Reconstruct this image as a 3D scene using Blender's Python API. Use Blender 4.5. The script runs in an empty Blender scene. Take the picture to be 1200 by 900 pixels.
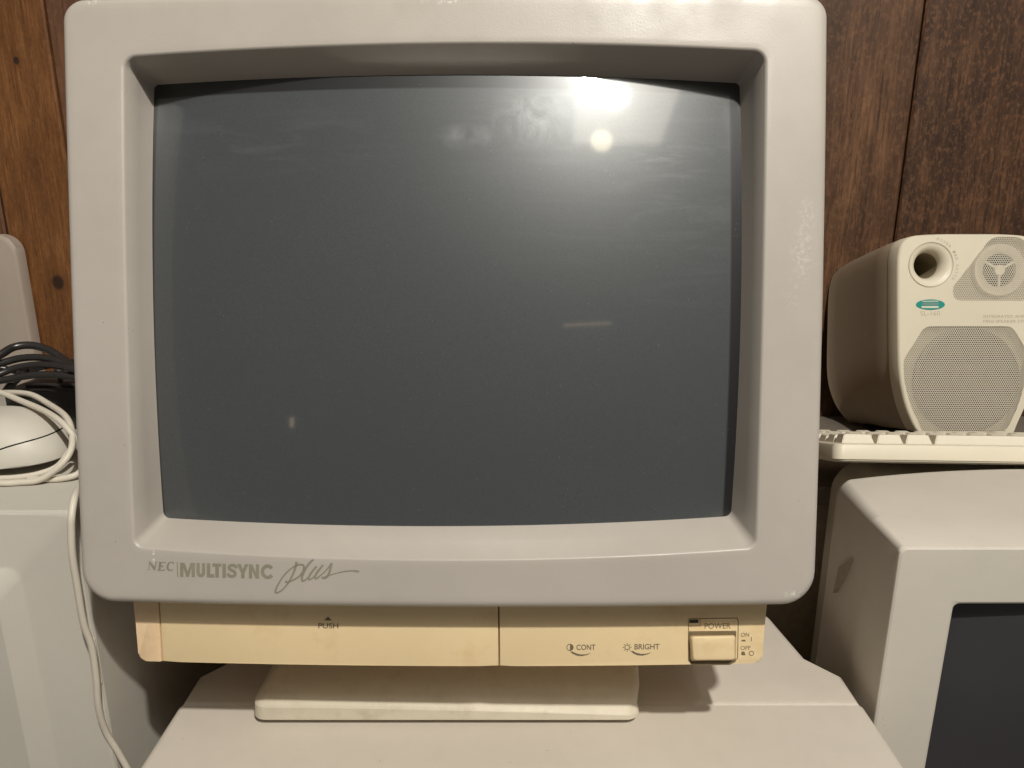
import bpy, bmesh, math, random
from mathutils import Vector as V, Matrix
random.seed(7)
S = bpy.context.scene
C = S.collection
R = math.radians
CZ = 1.4                                     # camera height above the floor
CAM = V((0, 0, CZ))
PITCH = R(14.5)
cp, sp = math.cos(PITCH), math.sin(PITCH)
FWD, UP, RT = V((0, cp, -sp)), V((0, sp, cp)), V((1, 0, 0))
F = 832.0

# ---------------------------------------------------------------- measuring
def ray(u, v): return RT*((u-600)/F) + UP*((450-v)/F) + FWD
def at_y(u, v, y): d = ray(u, v); return CAM + d*(y/d.y)
def at_z(u, v, z): d = ray(u, v); return CAM + d*((z-CZ)/d.z)
def at_plane(u, v, P, N): d = ray(u, v); return CAM + d*((P-CAM).dot(N)/d.dot(N))

# ---------------------------------------------------------------- scene objects
def mesh_obj(name, verts, faces, mats, parent=None, smooth=True, midx=None, auto=None):
    base = parent_base(parent)
    me = bpy.data.meshes.new(name)
    me.from_pydata([tuple(V(p)-base) for p in verts], [], faces)
    return finish(name, me, mats, parent, smooth, midx, auto)
def parent_base(p):
    b = V((0, 0, 0))
    while p is not None:
        b += p.location; p = p.parent
    return b
def finish(name, me, mats, parent, smooth, midx=None, auto=None):
    bm = bmesh.new(); bm.from_mesh(me)
    bmesh.ops.recalc_face_normals(bm, faces=bm.faces)
    bm.to_mesh(me); bm.free()
    if not isinstance(mats, (list, tuple)): mats = [mats]
    for m in mats: me.materials.append(m)
    for i, p in enumerate(me.polygons):
        p.use_smooth = smooth
        if midx: p.material_index = midx[i]
    if smooth: me.set_sharp_from_angle(angle=R(auto or 38))
    o = bpy.data.objects.new(name, me); C.objects.link(o)
    if parent: o.parent = parent
    return o
def bm_obj(name, bm, mats, parent=None, smooth=True, auto=None):
    base = parent_base(parent)
    for v in bm.verts: v.co -= base
    me = bpy.data.meshes.new(name); bm.to_mesh(me); bm.free()
    return finish(name, me, mats, parent, smooth, None, auto)
def thing(name, label, cat, loc, group=None):
    o = bpy.data.objects.new(name, None); C.objects.link(o)
    o.empty_display_size = .02
    o.location = loc; o['label'] = label; o['category'] = cat
    if group: o['group'] = group
    return o

# ---------------------------------------------------------------- mesh builders
def loft(loops, cap0=False, cap1=False):
    n = len(loops[0]); vs = []; fs = []
    for l in loops: vs += [V(p) for p in l]
    for k in range(len(loops)-1):
        for i in range(n):
            j = (i+1) % n
            fs.append((k*n+i, k*n+j, (k+1)*n+j, (k+1)*n+i))
    if cap0: fs.append(tuple(range(n)))
    if cap1: fs.append(tuple((len(loops)-1)*n+i for i in range(n)))
    return vs, fs
def norm_loop(rx, ry, m=8, k=14):
    """rounded square in [-1,1]^2, rx, ry = corner radii (2-tuples allowed: top, bottom)"""
    if not isinstance(rx, tuple): rx = (rx, rx)
    if not isinstance(ry, tuple): ry = (ry, ry)
    pts = []
    cs = [(1-rx[0], 1-ry[0], 90, rx[0], ry[0]), (1-rx[1], -1+ry[1], 0, rx[1], ry[1]),
          (-1+rx[1], -1+ry[1], -90, rx[1], ry[1]), (-1+rx[0], 1-ry[0], -180, rx[0], ry[0])]
    arcs = []
    for cx, cy, a0, ax, ay in cs:
        arcs.append([(cx+ax*math.cos(R(a0-90*t/m)), cy+ay*math.sin(R(a0-90*t/m))) for t in range(m+1)])
    for i in range(4):
        pts += arcs[i]
        a, b = arcs[i][-1], arcs[(i+1) % 4][0]
        for t in range(1, k):
            pts.append((a[0]+(b[0]-a[0])*t/k, a[1]+(b[1]-a[1])*t/k))
    return pts
def px_loop(TL, TR, BR, BL, rt, rb, bow=(0, 0, 0, 0)):
    """loop of pixels: quad with rounded corners (px radii) and bows (top, right, bottom, left)"""
    hw = (TR[0]-TL[0]+BR[0]-BL[0])/4; hh = (BL[1]-TL[1]+BR[1]-TR[1])/4
    out = []
    for x, y in norm_loop((rt/hw, rb/hw), (rt/hh, rb/hh)):
        s, t = (x+1)/2, (y+1)/2
        u = (TL[0]*(1-s)+TR[0]*s)*t + (BL[0]*(1-s)+BR[0]*s)*(1-t)
        v = (TL[1]*(1-s)+TR[1]*s)*t + (BL[1]*(1-s)+BR[1]*s)*(1-t)
        v -= bow[0]*(1-x*x)*t; v += bow[2]*(1-x*x)*(1-t)
        u += bow[1]*(1-y*y)*s; u -= bow[3]*(1-y*y)*(1-s)
        out.append((u, v))
    return out
def rect_loop(x0, x1, z0, z1, y, r, rb=None):
    hw, hh = (x1-x0)/2, (z1-z0)/2; rb = r if rb is None else rb
    return [V(((x0+x1)/2+a*hw, y, (z0+z1)/2+b*hh)) for a, b in norm_loop((r/hw, rb/hw), (r/hh, rb/hh))]
def box_bm(lo, hi, bev=.001, seg=2, bm=None):
    b = bmesh.new()
    lo, hi = V(lo), V(hi)
    bmesh.ops.create_cube(b, size=1)
    for v in b.verts: v.co = V([lo[i] if v.co[i] < 0 else hi[i] for i in range(3)])
    if bev: bmesh.ops.bevel(b, geom=b.edges[:], offset=bev, segments=seg, affect='EDGES', profile=.5)
    return b
def tube(pts, r, n=10, sub=6, closed=False):
    """smooth tube through points (Catmull-Rom)"""
    P = [V(p) for p in pts]; Q = []
    for i in range(len(P)-1):
        a, b, c, d = P[max(i-1, 0)], P[i], P[i+1], P[min(i+2, len(P)-1)]
        for k in range(sub):
            t = k/sub
            Q.append(.5*((2*b)+(c-a)*t+(2*a-5*b+4*c-d)*t*t+(3*b-a-3*c+d)*t**3))
    Q.append(P[-1])
    loops = []; up = V((.13, .2, 1)).normalized()
    for i, q in enumerate(Q):
        t = (Q[min(i+1, len(Q)-1)]-Q[max(i-1, 0)]).normalized()
        s = t.cross(up)
        if s.length < .05: s = t.cross(V((1, 0, 0)))
        s.normalize(); w = s.cross(t); up = w
        rr = r if not callable(r) else r(i/(len(Q)-1))
        loops.append([q+s*rr*math.cos(2*math.pi*k/n)+w*rr*math.sin(2*math.pi*k/n) for k in range(n)])
    return loft(loops, True, True)
def merge(parts):
    vs, fs = [], []
    for v, f in parts:
        o = len(vs); vs += v; fs += [tuple(i+o for i in q) for q in f]
    return vs, fs
def fill_poly(outer, holes=()):
    bm = bmesh.new(); es = []
    for lp in [outer]+list(holes):
        vs = [bm.verts.new(p) for p in lp]
        for i in range(len(vs)): es.append(bm.edges.new((vs[i], vs[(i+1) % len(vs)])))
    bmesh.ops.triangle_fill(bm, edges=es, use_beauty=True)
    return bm

# ---------------------------------------------------------------- materials
class NT:
    def __init__(s, name):
        s.m = bpy.data.materials.new(name); s.m.use_nodes = True
        s.t = s.m.node_tree; s.p = s.t.nodes['Principled BSDF']; s.out = s.t.nodes['Material Output']
        s.co = s.n('ShaderNodeTexCoord').outputs['Object']
    def n(s, kind, **kw):
        x = s.t.nodes.new(kind)
        for k, v in kw.items():
            if k[0].isupper() or k.isdigit(): continue
            setattr(x, k, v)
        return x
    def l(s, a, b): s.t.links.new(a, b)
    def setin(s, sock, v):
        if hasattr(v, 'is_output') or isinstance(v, bpy.types.NodeSocket): s.l(v, sock)
        else: sock.default_value = v
    def vmap(s, scale=(1, 1, 1), loc=(0, 0, 0), src=None):
        x = s.n('ShaderNodeMapping'); x.inputs['Scale'].default_value = scale; x.inputs['Location'].default_value = loc
        s.l(src or s.co, x.inputs[0]); return x.outputs[0]
    def noise(s, scale, detail=3, rough=.5, src=None, dist=0):
        x = s.n('ShaderNodeTexNoise'); x.inputs['Scale'].default_value = scale
        x.inputs['Detail'].default_value = detail; x.inputs['Roughness'].default_value = rough
        x.inputs['Distortion'].default_value = dist
        s.l(src or s.co, x.inputs['Vector']); return x.outputs['Fac']
    def rng(s, v, a, b, c=0, d=1):
        x = s.n('ShaderNodeMapRange'); s.l(v, x.inputs[0])
        for i, q in enumerate((a, b, c, d)): x.inputs[i+1].default_value = q
        return x.outputs[0]
    def math(s, op, a, b=None, c=None):
        x = s.n('ShaderNodeMath', operation=op); s.setin(x.inputs[0], a)
        if b is not None: s.setin(x.inputs[1], b)
        if c is not None: s.setin(x.inputs[2], c)
        return x.outputs[0]
    def mix(s, f, a, b, blend='MIX'):
        x = s.n('ShaderNodeMix', data_type='RGBA', blend_type=blend)
        s.setin(x.inputs[0], f)
        for k, q in ((6, a), (7, b)):
            if isinstance(q, (tuple, list)): q = tuple(q)+(1,) if len(q) == 3 else q
            s.setin(x.inputs[k], q)
        return x.outputs[2]
    def blob(s, cen, rad, soft=.6, src=None):
        """1 inside an ellipsoid about cen (object space), fading out"""
        x = s.n('ShaderNodeVectorMath', operation='SUBTRACT'); s.l(src or s.co, x.inputs[0]); x.inputs[1].default_value = cen
        y = s.n('ShaderNodeVectorMath', operation='DIVIDE'); s.l(x.outputs[0], y.inputs[0]); y.inputs[1].default_value = rad
        z = s.n('ShaderNodeVectorMath', operation='LENGTH'); s.l(y.outputs[0], z.inputs[0])
        return s.rng(z.outputs['Value'], 1-soft, 1, 1, 0)
    def bump(s, h, strength=.2, dist=.001):
        x = s.n('ShaderNodeBump'); x.inputs['Strength'].default_value = strength; x.inputs['Distance'].default_value = dist
        s.l(h, x.inputs['Height']); s.l(x.outputs[0], s.p.inputs['Normal']); return x
def sc(c, k): return tuple(min(1, x*k) for x in c)
def plastic(name, col, rough=.5, grain=900, gb=.12, var=.07, dirt=.25, spec=.4, stain=None, scuffs=()):
    s = NT(name)
    big = s.rng(s.noise(9, 3), .3, .7)
    c = s.mix(big, sc(col, 1-var), sc(col, 1+var))
    mid = s.rng(s.noise(70, 5, .65), .42, .75)
    d = s.math('MULTIPLY', mid, dirt*.5)
    c = s.mix(d, c, sc(col, .78))
    if stain:
        st = s.rng(s.noise(28, 6, .7, s.vmap((1, 1, 1), (3, 1, 2))), .55, .72)
        c = s.mix(s.math('MULTIPLY', st, .4), c, stain)
    # sparse specks
    w = s.n('ShaderNodeTexVoronoi'); w.inputs['Scale'].default_value = 130; s.l(s.co, w.inputs['Vector'])
    sp_ = s.rng(w.outputs['Distance'], .028, .055, 1, 0)
    gate = s.math('GREATER_THAN', s.noise(40, 1), .6)
    c = s.mix(s.math('MULTIPLY', s.math('MULTIPLY', sp_, gate), .75), c, (.09, .07, .05))
    for cen, rad, k in scuffs:
        b = s.blob(cen, rad, .8)
        nz = s.rng(s.noise(420, 5, .75), .5, .58)
        c = s.mix(s.math('MULTIPLY', s.math('MULTIPLY', b, nz), k), c, (.8, .77, .7))
    s.l(c, s.p.inputs['Base Color'])
    r = s.rng(s.noise(55, 4), .3, .7, rough-.06, rough+.08); s.l(r, s.p.inputs['Roughness'])
    s.p.inputs['Specular IOR Level'].default_value = spec
    s.bump(s.math('ADD', s.noise(grain, 2), s.math('MULTIPLY', s.noise(60, 3), .6)), gb, .0006)
    return s.m
def flat(name, col, rough=.6, spec=.3):
    s = NT(name)
    s.l(s.mix(s.rng(s.noise(120, 3), .3, .7), sc(col, .92), sc(col, 1.08)), s.p.inputs['Base Color'])
    s.p.inputs['Roughness'].default_value = rough; s.p.inputs['Specular IOR Level'].default_value = spec
    return s.m
def wood(name, dark, light, blotch, fine=.5, knots=(), seed=0, amt=.4):
    s = NT(name)
    v0 = s.vmap((1, 1, 1), (seed, seed*.7, seed*1.3))
    warp = s.noise(3, 2, .5, v0)
    g = s.n('ShaderNodeMapping'); g.inputs['Scale'].default_value = (9, 9, 1.1); s.l(v0, g.inputs[0])
    # growth rings pulled round the knots
    src = g.outputs[0]
    rings = s.noise(4.5, 4, .55, src, 1.5)
    band = s.math('FRACT', s.math('MULTIPLY', rings, 9))
    band = s.rng(band, 0, 1, .0, 1)
    streak = s.noise(60, 6, .7, s.vmap((6, 6, .35), src=v0))
    c = s.mix(s.rng(streak, .36, .64), dark, light)
    patch = s.rng(s.noise(9, 4, .6, s.vmap((3.2, 3.2, .8), (2, 1, 5), src=v0)), .32, .68)
    c = s.mix(patch, sc(dark, .85), c)
    line = s.rng(s.noise(120, 2, .4, s.vmap((1.6, 1.6, .03), (1, 4, 2), src=v0)), .62, .70)
    c = s.mix(s.math('MULTIPLY', line, .7), c, sc(dark, .4))
    c = s.mix(s.math('MULTIPLY', s.math('POWER', band, 3), fine*.5), c, sc(dark, .55))
    bl = s.rng(s.noise(14, 6, .72, s.vmap((1.3, 1.3, .8), src=v0)), .47, .66)
    c = s.mix(s.math('MULTIPLY', bl, amt), c, blotch)
    mott = s.rng(s.noise(230, 5, .75, s.vmap((1, 1, .6), src=v0)), .5, .62)
    c = s.mix(s.math('MULTIPLY', mott, amt*.7), c, sc(light, 1.25))
    pore = s.rng(s.noise(380, 3, .6, s.vmap((1, 1, .12), src=v0)), .58, .7)
    c = s.mix(s.math('MULTIPLY', pore, .45), c, sc(dark, .35))
    for cen, rad in knots:
        b = s.blob(cen, [q*2.4 for q in rad], .75); c = s.mix(s.math('MULTIPLY', b, .6), c, sc(dark, .75))
        b = s.blob(cen, rad, .35); c = s.mix(b, c, (.035, .016, .008))
    s.l(c, s.p.inputs['Base Color'])
    s.l(s.rng(streak, .3, .7, .42, .6), s.p.inputs['Roughness'])
    s.p.inputs['Specular IOR Level'].default_value = .35
    s.bump(s.math('ADD', streak, s.math('MULTIPLY', bl, .5)), .35, .0008)
    return s.m

# ================================================================ MAIN MONITOR frame
PSI, TILT = R(-1.0), R(12.2)
U = V((math.cos(PSI), math.sin(PSI), 0)); H = V((-math.sin(PSI), math.cos(PSI), 0))
W = (V((0, 0, 1))*math.cos(TILT) + H*math.sin(TILT)).normalized()
N = (V((0, 0, 1))*math.sin(TILT) - H*math.cos(TILT)).normalized()
O = CAM + ray(522, 355)*.383
def fp(u, v, n=0.0): return at_plane(u, v, O+N*n, N)
GR = 1.05; GC = O + N*(-.0058-GR)           # glass sphere
def on_glass(u, v, off=0.0):
    d = ray(u, v); r = GR+off
    oc = CAM-GC; a = d.dot(d); b = 2*oc.dot(d); c = oc.dot(oc)-r*r
    D = b*b-4*a*c
    if D < 0: return None
    t = (-b-math.sqrt(D))/(2*a); return CAM+d*t
def reflect(u, v):
    p = on_glass(u, v); n = (p-GC).normalized(); d = (p-CAM).normalized()
    return p, d-2*d.dot(n)*n

ZL = CZ-.330      # top of the monitor underneath
ZR = CZ-.2118     # top of the right monitor
ZM = CZ-.1784     # top of the left monitor
ZD = CZ-.62       # table top
YW = .90

# base positions
mon_base = V((O.x, .46, ZL))
mon = thing('crt_monitor', 'large central CRT monitor with yellowed control strip and MULTISYNC lettering under its screen', 'monitor', mon_base)
def ml(p): return tuple(V(p)-mon_base)      # object-space centre for marks

M_bez = plastic('bezel_plastic', (.415, .378, .335), .40, 1100, .09, .05, .3, .5,
    scuffs=[(ml(fp(945, 255)), (.006, .02, .014), .2), (ml(fp(940, 300)), (.008, .02, .017), .24), (ml(fp(930, 345)), (.006, .02, .012), .12),
            (ml(fp(108, 2)), (.005, .02, .002), .7), (ml(fp(235, 708)), (.03, .02, .0012), .6), (ml(fp(930, 697)), (.009, .02, .003), .5),
            (ml(fp(520, 2)), (.016, .02, .002), .5), (ml(fp(180, 652)), (.0009, .02, .004), 1)])
M_yel = plastic('yellowed_plastic', (.72, .565, .335), .45, 1300, .08, .05, .25, .4, stain=(.55, .36, .16))
M_yel2 = plastic('pink_yellowed_plastic', (.72, .53, .33), .45, 1300, .08, .06, .3, .4, stain=(.5, .32, .16))
M_ped = plastic('cream_stand_plastic', (.60, .545, .43), .5, 1000, .12, .07, .8, .4, stain=(.3, .24, .15))
M_low = plastic('pale_plastic', (.56, .51, .44), .55, 1000, .12, .04, .35, .35,
    scuffs=[])
M_left = plastic('cool_grey_plastic', (.52, .492, .435), .5, 1000, .12, .03, .2, .35)
M_right = plastic('warm_grey_plastic', (.57, .53, .465), .5, 1200, .14, .04, .2, .35)
M_white = plastic('cream_white_plastic', (.68, .62, .49), .4, 1200, .05, .03, .2, .4)
M_key = plastic('key_plastic', (.70, .65, .53), .5, 1200, .06, .03, .2, .35)
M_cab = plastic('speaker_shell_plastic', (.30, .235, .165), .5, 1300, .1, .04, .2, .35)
M_mouse = plastic('mouse_plastic', (.58, .55, .48), .45, 1300, .05, .04, .3, .35)
M_cord = plastic('white_cord_rubber', (.62, .57, .48), .45, 700, .05, .05, .5, .4)
M_black = flat('black_rubber', (.02, .018, .017), .3, .6)
M_bplast = flat('black_plastic', (.028, .025, .024), .5, .4)
M_dark = flat('dark_gap', (.012, .01, .008), .8, .1)
M_ink = flat('grey_green_print', (.235, .22, .165), .6, .2)
M_ink2 = flat('dark_brown_print', (.16, .125, .085), .6, .2)
M_ink3 = flat('faint_grey_print', (.40, .35, .27), .6, .2)
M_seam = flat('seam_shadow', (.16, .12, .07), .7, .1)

# ---- bezel
outer = px_loop((76, 2), (968, -3), (952.5, 706.5), (100, 703), 26, 38, (6, 3, 5.5, 2))
rec = px_loop((145, 67), (897, 60), (885, 641), (158, 640), 13, 10, (12, 2, 14, 3))
opn = px_loop((179, 98), (868, 96), (858, 606), (190, 608), 6, 8, (11, 7, 11, 7))
def inset3(loop, d):
    c = sum(loop, V((0, 0, 0)))/len(loop); n = len(loop); out = []
    for i, p in enumerate(loop):
        t = (loop[(i+1) % n]-loop[i-1]).normalized(); s = t.cross(N); 
        if s.dot(c-p) < 0: s = -s
        out.append(p+s*d)
    return out
RO = .0045
of = [fp(p[0], p[1], -RO)+N*RO for p in outer]; rf = [fp(*p) for p in rec]; ov = [on_glass(*p, .0012) for p in opn]
RO = .0045
loops = [[p-N*.05 for p in inset3(of, .004)], [p-N*.05 for p in inset3(of, .0)]]
for k in range(7):
    a = R(90*k/6); loops.append([p-N*RO*(1-math.sin(a)) for p in inset3(of, RO*(1-math.cos(a)))])
RI = .0016
def lerp(A, B, t): return [a+(b-a)*t for a, b in zip(A, B)]
loops.append(inset3(of, RO+.003)); loops.append(inset3(rf, -RI-.003)); loops.append(inset3(rf, -RI))
for k in range(1, 5):
    a = k/4; P = inset3(rf, -RI*(1-a)**1.0)
    loops.append([p-N*(.0012*a*a) for p in P])
loops.append(lerp(loops[-1], ov, .5)); loops.append(ov)
loops.append([p-N*.0012 for p in inset3(ov, .0004)])
v, f = loft(loops)
mesh_obj('bezel', v, f, M_bez, mon, auto=50)
# dark gasket behind the opening
g0 = [p-N*.0010 for p in inset3(ov, .0003)]
g1 = [p-N*.0030 for p in inset3(ov, .0012)]; g2 = [p-N*.012 for p in inset3(ov, -.003)]
v, f = loft([g0, g1, g2]); mesh_obj('gasket', v, f, M_dark, mon)

# ---- glass
s = NT('dark_screen_glass')
gb = mon_base
def gl(u, v): return tuple(on_glass(u, v)-gb)
# phosphor area; black edge is tube mask plus painted bezel shadow (object-space box in face coordinates)
def dotp(vec, off):
    x = s.n('ShaderNodeVectorMath', operation='DOT_PRODUCT'); s.l(s.co, x.inputs[0]); x.inputs[1].default_value = vec
    return s.math('SUBTRACT', x.outputs['Value'], off)
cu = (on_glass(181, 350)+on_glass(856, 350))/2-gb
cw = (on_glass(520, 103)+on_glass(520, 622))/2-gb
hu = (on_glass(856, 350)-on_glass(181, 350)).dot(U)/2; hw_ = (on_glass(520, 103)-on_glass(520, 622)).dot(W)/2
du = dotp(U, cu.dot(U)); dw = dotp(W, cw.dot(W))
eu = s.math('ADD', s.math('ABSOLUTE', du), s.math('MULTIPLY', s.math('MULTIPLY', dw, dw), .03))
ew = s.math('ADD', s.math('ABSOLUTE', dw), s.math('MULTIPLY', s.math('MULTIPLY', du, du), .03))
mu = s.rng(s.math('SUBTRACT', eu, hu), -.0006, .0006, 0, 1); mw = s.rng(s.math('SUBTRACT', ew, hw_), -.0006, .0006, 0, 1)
mask_shade = s.math('MAXIMUM', mu, mw)
big = s.rng(s.noise(7, 4, .6), .3, .7)
col = s.mix(big, (.062, .069, .069), (.078, .085, .084))
col = s.mix(s.math('MULTIPLY', s.rng(s.noise(1500, 2, .7), .42, .6), .45), sc((.060,.068,.075), .68), col)
# hand smears and wipe marks
def streakmask(scale, lo, hi, rot):
    m = s.n('ShaderNodeMapping'); m.inputs['Scale'].default_value = scale; m.inputs['Rotation'].default_value = (0, rot, 0)
    s.l(s.co, m.inputs[0]); return s.rng(s.noise(1, 5, .65, m.outputs[0], .6), lo, hi)
wipe = streakmask((18, 18, 160), .5, .68, 0)
wipe2 = streakmask((70, 60, 420), .46, .72, R(38))
arc = streakmask((20, 20, 110), .5, .66, R(35))
smear = s.math('MULTIPLY', s.blob(gl(618, 138), (.028, .05, .020), .9), s.rng(s.noise(60, 5, .6, dist=1.5), .42, .75))
smear = s.math('MAXIMUM', smear, s.math('MULTIPLY', s.blob(gl(772, 182), (.024, .05, .012), 1.0), s.math('MULTIPLY', wipe2, .7)))
smear = s.math('MAXIMUM', smear, s.math('MULTIPLY', s.blob(gl(545, 160), (.02, .05, .008), .8), s.rng(s.noise(60, 3), .4, .6)))
upper = s.blob(gl(700, 140), (.13, .2, .10), 1.0)
smear = s.math('MAXIMUM', smear, s.math('MULTIPLY', s.math('MULTIPLY', upper, wipe), .16))
smear = s.math('MAXIMUM', smear, s.math('MULTIPLY', s.math('MULTIPLY', s.blob(gl(800, 230), (.06, .2, .07), 1), arc), .3))
smear = s.math('MAXIMUM', smear, s.math('MULTIPLY', s.blob(gl(320, 165), (.09, .2, .025), 1), s.math('MULTIPLY', arc, .22)))
col = s.mix(s.math('MULTIPLY', smear, .24), col, (.42, .44, .46))
col = s.mix(mask_shade, col, (.006, .006, .007))
# dust
vd = s.n('ShaderNodeTexVoronoi'); vd.inputs['Scale'].default_value = 330; s.l(s.co, vd.inputs['Vector'])
dust = s.math('MULTIPLY', s.rng(vd.outputs['Distance'], .04, .08, 1, 0), s.math('GREATER_THAN', s.noise(70, 2), .57))
col = s.mix(s.math('MULTIPLY', dust, .33), col, (.55, .53, .5))
s.l(col, s.p.inputs['Base Color'])
s.p.inputs['Specular IOR Level'].default_value = .5
s.l(s.math('SUBTRACT', .42, s.math('MULTIPLY', smear, .08)), s.p.inputs['Roughness'])
s.p.inputs['Coat Weight'].default_value = .8; s.p.inputs['Coat IOR'].default_value = 1.5
s.l(s.math('ADD', .055, s.math('MULTIPLY', smear, .12)), s.p.inputs['Coat Roughness'])
s.bump(s.math('ADD', s.math('MULTIPLY', s.noise(700, 2), .25), s.noise(1, 4, .6, s.vmap((40, 40, 900)))), .02, .0004)
gg = s.n('ShaderNodeBsdfGlossy'); gg.inputs['Roughness'].default_value = .30; gg.inputs['Color'].default_value = (.9, .97, 1, 1)
mg = s.n('ShaderNodeMixShader'); s.l(s.math('ADD', .014, s.math('MULTIPLY', smear, .006)), mg.inputs[0]); s.l(s.p.outputs[0], mg.inputs[1]); s.l(gg.outputs[0], mg.inputs[2]); s.l(mg.outputs[0], s.out.inputs[0])
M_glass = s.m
gu = (on_glass(870, 350)-on_glass(174, 350)).dot(U)/2+.006
gw = (on_glass(520, 80)-on_glass(520, 622)).dot(W)/2+.006
cc = O.copy(); cU = (on_glass(522, 350)-GC).dot(U); cW = (on_glass(522, 352)-GC).dot(W)
vs, fs = [], []; nx, ny = 60, 46
for j in range(ny+1):
    for i in range(nx+1):
        a = cU+gu*(2*i/nx-1); b = cW+gw*(2*j/ny-1)
        vs.append(GC+U*a+W*b+N*math.sqrt(GR*GR-a*a-b*b))
for j in range(ny):
    for i in range(nx):
        k = j*(nx+1)+i; fs.append((k, k+1, k+nx+2, k+nx+1))
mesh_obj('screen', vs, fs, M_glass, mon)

# ---- shell behind the bezel
def scaled(loop, kx, kz, n, dz=0):
    c = sum(loop, V((0, 0, 0)))/len(loop)
    return [c+U*((p-c).dot(U)*kx)+W*((p-c).dot(W)*kz+dz)-N*n for p in loop]
io = inset3(of, .006)
sh = [scaled(io, 1, 1, .035), scaled(io, 1, 1, .05), scaled(io, .985, .98, .12, .002), scaled(io, .96, .95, .20, .004),
      scaled(io, .80, .78, .26, .012), scaled(io, .62, .60, .34, .02), scaled(io, .60, .58, .36, .02)]
v, f = loft(sh, False, True); mesh_obj('shell', v, f, M_bez, mon, auto=60)

# ---- control strip under the bezel
PN = -.022
def pp(u, v, n=PN): return fp(u, v, n)
BL_, BR_ = (162, 774.5), (893, 777)
def strip_bottom(u): t = (u-162)/(893-162); return 774.5*(1-t)+777*t + 6*4*t*(1-t)*.8
def strip_part(name, uT0, uT1, uB0, uB1, mat, rl=0, rr=0, vtop=690):
    """a slab between two slanting sides, its lower corners rounded, edges softened"""
    K = 18; bot = []
    for k in range(K+1):
        t = k/K; u = uB0+(uB1-uB0)*t; bot.append((u, strip_bottom(u)))
    pts = [(uT0, vtop)]
    if rl:
        for k in range(5):
            a = R(90*k/4); pts.append((uB0+rl*(1-math.cos(a)), strip_bottom(uB0)-rl*(1-math.sin(a))))
        bot = [b for b in bot if b[0] > uB0+rl+1]
    if rr: bot = [b for b in bot if b[0] < uB1-rr-1]
    pts += bot
    if rr:
        for k in range(5):
            a = R(90*k/4); pts.append((uB1-rr*(1-math.sin(a)), strip_bottom(uB1)-rr*(1-math.cos(a))))
    pts.append((uT1, vtop))
    fr = [pp(*p) for p in pts]
    bm = bmesh.new(); a = [bm.verts.new(p) for p in fr]; b = [bm.verts.new(p-N*.012) for p in fr]
    fc = bm.faces.new(a); bm.faces.new(b[::-1]); n = len(a)
    for i in range(n): bm.faces.new((a[i], b[i], b[(i+1) % n], a[(i+1) % n]))
    bmesh.ops.bevel(bm, geom=list(fc.edges), offset=.0008, segments=3, affect='EDGES', profile=.5)
    return bm_obj(name, bm, mat, mon, auto=35)
ecap = strip_part('end_cap', 154, 184.6, 162, 189.2, M_yel2, rl=9)
door = strip_part('control_door', 185.6, 583.6, 190.2, 584.2, M_yel)
cpan = strip_part('control_panel', 585.0, 901, 585.4, 893.5, M_yel, rr=9)
# housing behind the strip
def hb(u, v, n): return fp(u, v, n)
A = [hb(158, 700, -.033), hb(897, 700, -.033), hb(889, 772, -.033), hb(167, 770, -.033)]
B = [p-N*.17 for p in A]; B[2] += W*.022; B[3] += W*.022
v, f = loft([A, B], True, True); mesh_obj('strip_housing', v, f, M_yel2, mon, smooth=False)

# ---- lettering
def text_px(txt, quad, surf, mat, parent, name='lettering', bold=0.0, shear=0.0, space=1.0):
    cu_ = bpy.data.curves.new('tmp', 'FONT'); cu_.body = txt; cu_.offset = bold; cu_.shear = shear; cu_.space_character = space
    cu_.resolution_u = 4
    to = bpy.data.objects.new('tmp', cu_); C.objects.link(to)
    bpy.context.view_layer.update()
    me = bpy.data.meshes.new_from_object(to.evaluated_get(bpy.context.evaluated_depsgraph_get()))
    bpy.data.objects.remove(to); bpy.data.curves.remove(cu_)
    xs = [q.co.x for q in me.vertices]; ys = [q.co.y for q in me.vertices]
    x0, x1, y0, y1 = min(xs), max(xs), min(ys), max(ys)
    TL, TR, BR, BL = [V((*q, 0)) for q in quad]; base = parent_base(parent)
    for q in me.vertices:
        s_, t = (q.co.x-x0)/(x1-x0), (q.co.y-y0)/(y1-y0)
        p = (TL*(1-s_)+TR*s_)*t + (BL*(1-s_)+BR*s_)*(1-t)
        q.co = surf(p.x, p.y)-base
    me.name = name
    o = finish(name, me, mat, parent, False); return o
def stroke_px(lines, surf):
    """list of (pixel points, widths) -> flat ribbons on a surface"""
    parts = []
    for k_, (pts, w) in enumerate(lines):
        P = [V((a, b)) for a, b in pts]; Q = []; Wd = []
        ws = w if isinstance(w, (list, tuple)) else [w]*len(P)
        for i in range(len(P)-1):
            a, b, c, d = P[max(i-1, 0)], P[i], P[i+1], P[min(i+2, len(P)-1)]
            for k in range(7):
                t = k/7; Q.append(.5*((2*b)+(c-a)*t+(2*a-5*b+4*c-d)*t*t+(3*b-a-3*c+d)*t**3)); Wd.append(ws[i]*(1-t)+ws[i+1]*t)
        Q.append(P[-1]); Wd.append(ws[-1]); vs = []; fs = []
        for i, q in enumerate(Q):
            t = (Q[min(i+1, len(Q)-1)]-Q[max(i-1, 0)]).normalized(); nn = V((-t.y, t.x))*Wd[i]/2
            vs.append(surf((q+nn).x, (q+nn).y, k_)); vs.append(surf((q-nn).x, (q-nn).y, k_))
        for i in range(len(Q)-1): fs.append((2*i, 2*i+1, 2*i+3, 2*i+2))
        parts.append((vs, fs))
    return merge(parts)
def poly_px(polys, surf):
    return merge([([surf(a, b, i*.3) for a, b in P], [tuple(range(len(P)))]) for i, P in enumerate(polys)])
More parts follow.
